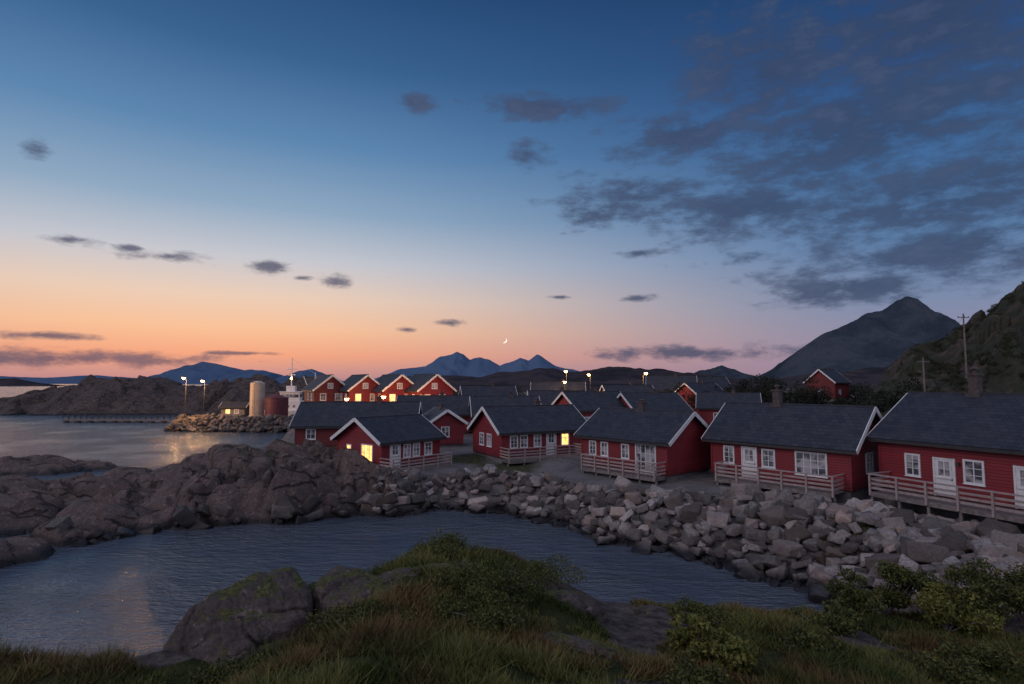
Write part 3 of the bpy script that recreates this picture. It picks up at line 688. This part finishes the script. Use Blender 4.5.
# ------------------------------------------------------------ hills and mountains
def ridge(name,pts,D,depth,mat,front=0.,rough=.03,n=260,rows=22,seed=0,back=1.,foot=None,z0=-3,pw=1.0,freq=1.,facet=0.):
    pts=np.array(pts,float); xs=np.linspace(pts[0,0],pts[-1,0],n); cz=np.interp(xs,pts[:,0],pts[:,1])
    span=xs[-1]-xs[0]; Hm=cz.max()
    cz=cz+Hm*rough*fbm(xs/span*26*freq,xs*0+seed,4,seed)*np.clip((cz-z0)/Hm,0,1)
    ts=np.concatenate([np.linspace(-1,0,rows),np.linspace(0,1,rows//2)[1:]])
    V=np.zeros((len(ts),n,3))
    for j,t in enumerate(ts):
        yy=D+t*depth*(1 if t<0 else back)
        sc=1.0 if foot is None else (yy/D)
        X=xs*sc
        fall=(1-abs(t)**pw)
        z=z0+(cz-z0)*fall
        z=z+(cz-z0)*.22*fbm(xs/span*14*freq+t*1.2,np.full(n,t*3.)+seed,5,seed+4)*(4*abs(t)*(1-abs(t)))**.8
        if facet:
            f1,f2,cid,pl=voro(X/facet,np.full(n,yy)/(facet*.7),seed,True)
            z=z+(cz-z0)/Hm*Hm*(pl*.22+(cid-.5)*.14-.12*np.exp(-((f2-f1)/.1)**2))*(1-abs(t))**.5*(.45 if foot else 1)
        V[j,:,0]=X;V[j,:,1]=yy+fbm(xs/span*10,xs*0+t*2,2,seed+8)*depth*.06;V[j,:,2]=z
    i=np.arange(len(ts)*n).reshape(len(ts),n)
    F=np.stack([i[:-1,:-1],i[:-1,1:],i[1:,1:],i[1:,:-1]],-1).reshape(-1,4)
    mkobj(name,V.reshape(-1,3),F,mat,None,True,np.tile([1.,0.],(V.shape[0]*V.shape[1],1)))
    return xs,V
def hillmat(name,c1,c2,scale,bd):
    m,nt,b=newmat(name); g=N(nt,'ShaderNodeNewGeometry'); v=g.outputs['Position']
    nt.links.new(mixc(nt,maprange(nt,noise(nt,v,scale,6,.7),.38,.62),c1,c2),b.inputs['Base Color']); b.inputs['Roughness'].default_value=1; b.inputs['Specular IOR Level'].default_value=0
    bump(nt,b,noise(nt,v,scale*1.5,6,.65),.9,bd); return m
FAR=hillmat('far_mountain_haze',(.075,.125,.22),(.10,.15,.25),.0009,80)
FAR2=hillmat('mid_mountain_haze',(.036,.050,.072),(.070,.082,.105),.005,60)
MIDH=hillmat('heath_hill',(.030,.030,.040),(.065,.055,.062),.012,8)
P=lambda L,k:[((a-512)*k,9.5+(383-b_)*k) for a,b_ in L]
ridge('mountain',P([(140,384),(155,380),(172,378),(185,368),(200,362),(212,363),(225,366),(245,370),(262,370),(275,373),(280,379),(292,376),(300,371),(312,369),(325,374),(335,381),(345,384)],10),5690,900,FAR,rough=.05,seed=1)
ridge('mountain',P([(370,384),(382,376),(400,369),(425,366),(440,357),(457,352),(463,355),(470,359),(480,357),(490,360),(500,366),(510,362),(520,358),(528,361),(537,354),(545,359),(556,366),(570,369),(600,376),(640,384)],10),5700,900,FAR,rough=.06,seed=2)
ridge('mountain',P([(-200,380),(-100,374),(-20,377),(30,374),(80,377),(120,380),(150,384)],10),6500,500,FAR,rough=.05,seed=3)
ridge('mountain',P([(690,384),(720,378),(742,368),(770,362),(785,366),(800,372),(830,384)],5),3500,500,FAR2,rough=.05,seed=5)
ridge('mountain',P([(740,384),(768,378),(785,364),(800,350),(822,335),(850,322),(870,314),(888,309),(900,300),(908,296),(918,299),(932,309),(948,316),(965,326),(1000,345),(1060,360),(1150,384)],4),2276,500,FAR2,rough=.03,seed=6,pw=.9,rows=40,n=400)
ridge('hill',P([(-60,384),(0,379),(15,378),(40,383),(60,385)],3),1707,100,MIDH,rough=.05,seed=7)
ridge('hill',P([(330,388),(370,382),(405,377),(440,375),(480,378),(500,372),(540,369),(580,371),(610,366),(650,368),(690,372),(720,377),(760,379),(800,375),(840,372),(900,365),(960,360),(1100,350),(1300,350)],1.6),910,250,MIDH,rough=.12,seed=8,n=420,freq=2)
ridge('hill',P([(400,391),(440,386),(480,384),(520,388),(560,382),(620,384),(680,380),(740,384),(800,378),(850,376),(900,372),(1000,366),(1200,360)],.75),427,110,MIDH,rough=.15,seed=9,n=420,z0=2,freq=2)
ridge('rocky_headland',[(-205,2),(-185,3.5),(-171,3.4),(-164,5.4),(-156,7.0),(-151,8.8),(-141,11.2),(-134,10.8),(-127.6,12),(-121,10),(-111,8.0),(-106,8.8),(-101,9.8),(-94,10.8),(-87.5,12),(-78,11),(-71,11.8),(-62,9),(-52,7),(-35,6.5),(-15,6),(-8,2)],195,30,HEADR,rough=.10,seed=10,n=620,rows=60,z0=-2.5,pw=1.8,freq=2.0,facet=13)
m,nt,b=newmat('hillside'); g=N(nt,'ShaderNodeNewGeometry'); v=g.outputs['Position']
c=mixc(nt,maprange(nt,noise(nt,v,.12,6,.7),.46,.64),(.036,.042,.02),(.11,.074,.062)); c=mixc(nt,maprange(nt,noise(nt,v,.5,6,.7),.45,.65),c,(.024,.026,.017))
nt.links.new(c,b.inputs['Base Color']); b.inputs['Roughness'].default_value=1; bump(nt,b,noise(nt,v,.35,7,.7),1,2.); HS=m
hx,HV=ridge('rocky_hillside',[(84,4),(88,8),(90.75,9.8),(94.5,14.2),(99.5,17.4),(107,20),(113,22.6),(119.5,27.5),(124.5,30.6),(128,33.3),(147,44),(180,55),(230,60)],142,62,HS,rough=.04,seed=12,n=420,rows=70,foot=True,z0=3.5,pw=1.25,freq=1.5,facet=9)
def hs_z(x,y):
    d=np.hypot(HV[...,0]-x,HV[...,1]-y); return float(HV[...,2].flat[d.argmin()])
def upole(x,y,h,arm=True):
    z=hs_z(x,y); e=empty('utility_pole',(x,y,z-.3)); s=MB(); s.cyl((0,0,0),(0,0,h),.17,.11,10)
    if arm: s.box(-1.0,1.0,-.06,.06,h-.75,h-.62)
    s.done('pole',POLEW,e); t=MB()
    for k in(-.9,0.2,.9): t.cyl((k,0,h-.62),(k,0,h-.4),.06,.04,8)
    t.done('insulators',DARK,e); return Vector((x,y,z+h-.6))
a_=upole(79.8,100,12.2); b_=upole(66.5,92,7.0)
w=MB()
def wire(p,q,sag):
    f=lambda t:p.lerp(q,t)-Vector((0,0,sag*4*t*(1-t)))
    for i in range(12): w.cyl(f(i/12),f((i+1)/12),.012,.012,4)
wire(a_,b_,1.2); w.done('power_line',DARK)

C=[];Rr=[]
for i in range(190):
    x=random.uniform(34,92); y=random.uniform(105,150) if x<75 else random.uniform(90,120)
    x*= y/120; h=random.uniform(2.2,5.5)+(2.5 if 52<x<80 else 0)*random.random(); zb=3.6
    if 62<x<78 and y<124: h*=.5
    for k in range(4): C.append((x+random.gauss(0,.9),y+random.gauss(0,.9),zb+h*random.uniform(.3,1)));Rr.append(random.uniform(.7,1.6))
for i in range(60):
    x=random.uniform(-20,40); y=random.uniform(135,200); C.append((x,y,3.6+random.uniform(.8,3.4)));Rr.append(random.uniform(1,2.4))
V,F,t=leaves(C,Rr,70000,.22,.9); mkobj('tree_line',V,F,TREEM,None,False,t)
C=[];Rr=[]
for i in range(1500):
    k=random.randrange(50,400); j=random.randrange(6,68); p=HV[j,k]
    if fbm(np.array([p[0]/14]),np.array([p[1]/14]),3,19)[0]<-.08: continue
    C.append((p[0],p[1],p[2]+.05));Rr.append(random.uniform(.4,1.2))
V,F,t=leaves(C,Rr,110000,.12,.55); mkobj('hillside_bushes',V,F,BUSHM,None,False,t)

# ------------------------------------------------------------ moon (crescent)
az,el=R(-.8),R(4.35); D=9000; c0=Vector((math.sin(az)*math.cos(el),math.cos(az)*math.cos(el),math.sin(el)))*D
V=[];F=[]; n=16; r=46
for i in range(n+1):
    t=math.pi*(i/n)-math.pi/2
    V.append((r*math.cos(t),0,r*math.sin(t))); V.append((r*math.cos(t)*.55,0,r*math.sin(t)))
for i in range(n): F.append((2*i,2*i+2,2*i+3,2*i+1))
mo=mkobj('moon',V,F,emit('moonlight',(1,.93,.8),1.5)); mo.location=c0; mo.rotation_euler=(0,R(40),0)

# ------------------------------------------------------------ world
w=bpy.data.worlds.new('World'); scene.world=w; w.use_nodes=True; nt=w.node_tree
bg=nt.nodes['Background']
tc=N(nt,'ShaderNodeTexCoord'); s=N(nt,'ShaderNodeSeparateXYZ'); nt.links.new(tc.outputs['Generated'],s.inputs[0])
az=math_(nt,'MULTIPLY',math_(nt,'ARCTAN2',s.outputs[0],s.outputs[1]),57.2958)
el=math_(nt,'MULTIPLY',math_(nt,'ARCSINE',s.outputs[2]),57.2958)
def ramp(fac,stops):
    n=N(nt,'ShaderNodeValToRGB'); cr=n.color_ramp; nt.links.new(fac,n.inputs[0])
    while len(cr.elements)<len(stops): cr.elements.new(.5)
    for e_,(p,c) in zip(cr.elements,stops): e_.position=p; e_.color=(*lin(c),1)
    return n.outputs[0]
fe=math_(nt,'DIVIDE',el,45.)
warm=ramp(fe,[(0,(168,128,138)),(1.2/45,(202,146,138)),(2.6/45,(236,162,130)),(5/45,(243,190,152)),(8/45,(231,203,183)),(11.5/45,(196,198,206)),(16/45,(142,168,194)),(22/45,(92,134,176)),(29/45,(56,98,144)),(36/45,(36,73,118)),(1,(32,63,106))])
cool=ramp(fe,[(0,(152,130,150)),(3/45,(146,138,162)),(7/45,(122,138,170)),(12/45,(90,124,166)),(18/45,(66,106,154)),(26/45,(44,79,130)),(35/45,(30,60,103)),(1,(28,56,95))])
dif=math_(nt,'ABSOLUTE',math_(nt,'ADD',az,30.))
wf=maprange(nt,dif,6.,68.,1.,0.)
sky=mixc(nt,wf,cool,warm)
CL=[(-38.5,11.3,1.9,.45),(-31.4,10.9,2.6,.5),(-34.2,11.2,1.1,.3),(-23,10.8,2.2,.7),(-20.4,9.9,1.0,.25),(-17.3,9.7,1.6,.8),(-6.5,6.0,1.7,.35),(-10.5,5.3,.9,.3),(-40.9,17.8,1.2,.8),(2.3,22.3,2.6,1.3),(3,26.6,8,1.4),(-10,26.6,2.6,1.0),
 (13,18,8.5,2.8),(8,16.6,4,1.0),(22,16,11,2.7),(12.7,12.7,3.2,.5),(22.7,11.6,2.4,.7),(32.2,8.2,10,1.6),(37.6,10.6,13,4.0),(37.6,15,16,5.2),(34.3,21,19,7.4),(38,28,16,8),(26,27,11,6),(17.4,2.9,12,.8),(-40,1.9,13,.8),(-25.6,2.7,3.0,.2),(-39.7,3.7,4,.35),(4.8,8.6,1.2,.25),(12.7,8.3,2.0,.4),(17,23,8,2.6)]
cv=N(nt,'ShaderNodeCombineXYZ'); nt.links.new(az,cv.inputs[0]); nt.links.new(el,cv.inputs[1])
acc=None
for (a1,e1,sa,se) in CL:
    sb=N(nt,'ShaderNodeVectorMath',operation='SUBTRACT'); nt.links.new(cv.outputs[0],sb.inputs[0]); sb.inputs[1].default_value=(a1,e1,0)
    mu=N(nt,'ShaderNodeVectorMath',operation='MULTIPLY'); nt.links.new(sb.outputs[0],mu.inputs[0]); mu.inputs[1].default_value=(1/sa,1/se,0)
    ln=N(nt,'ShaderNodeVectorMath',operation='LENGTH'); nt.links.new(mu.outputs[0],ln.inputs[0])
    o=ln.outputs['Value']; acc=o if acc is None else math_(nt,'MINIMUM',acc,o)
mp=N(nt,'ShaderNodeMapping'); mp.inputs['Scale'].default_value=(.22,.52,1); mp.inputs['Rotation'].default_value=(0,0,.12); nt.links.new(cv.outputs[0],mp.inputs[0])
nz=noise(nt,mp.outputs[0],1.,7,.66); nz2=noise(nt,mp.outputs[0],.35,2,.5)
val=math_(nt,'SUBTRACT',1.34,acc); val=math_(nt,'MAXIMUM',val,-1.2)
nn_=math_(nt,'ADD',math_(nt,'MULTIPLY',math_(nt,'SUBTRACT',nz,.5),3.9),math_(nt,'MULTIPLY',math_(nt,'SUBTRACT',nz2,.5),1.2))
dens=maprange(nt,math_(nt,'ADD',val,nn_),.15,1.3,0.,.86)
cc=mixc(nt,wf,lin((52,68,98)),lin((66,74,102)))
cc=mixc(nt,maprange(nt,nz,.42,.75,0,.35),cc,lin((92,104,134)))
sky=mixc(nt,dens,sky,cc)
sky=mixc(nt,maprange(nt,el,38.,70.),sky,(.21,.28,.43))  # zenith made brighter than the dusk sky, added to lift ambient light
sky=mixc(nt,maprange(nt,s.outputs[1],.30,-.25),sky,(.42,.43,.56))  # unseen sky behind the camera brightened, added as ambient fill
ns=N(nt,'ShaderNodeTexSky'); ns.sky_type='NISHITA'; ns.sun_disc=False; ns.sun_elevation=R(1.0); ns.sun_rotation=R(-30)
nm=N(nt,'ShaderNodeVectorMath',operation='SCALE'); nt.links.new(ns.outputs[0],nm.inputs[0]); nm.inputs['Scale'].default_value=.004
ad=N(nt,'ShaderNodeVectorMath',operation='ADD'); nt.links.new(sky,ad.inputs[0]); nt.links.new(nm.outputs[0],ad.inputs[1])
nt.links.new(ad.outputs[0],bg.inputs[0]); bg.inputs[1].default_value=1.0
try: w.cycles.sampling_method='MANUAL'; w.cycles.sample_map_resolution=256
except Exception as ex: print(ex)

fill_sun=bpy.data.lights.new('fill_sun','SUN'); fill_sun.energy=.5; fill_sun.angle=R(24); fill_sun.color=(1,.84,.80)  # added soft fill from behind left; the real sun has set
so=bpy.data.objects.new('fill_sun',fill_sun); scene.collection.objects.link(so); so.rotation_euler=(R(60),0,R(-62))

# ------------------------------------------------------------ camera
cam=bpy.data.cameras.new('camera'); co=bpy.data.objects.new('camera',cam); scene.collection.objects.link(co)
cam.lens=20; cam.sensor_width=36; cam.clip_end=30000; cam.clip_start=.05
co.location=(0,0,9.5); co.rotation_euler=(R(94.12),0,0); scene.camera=co
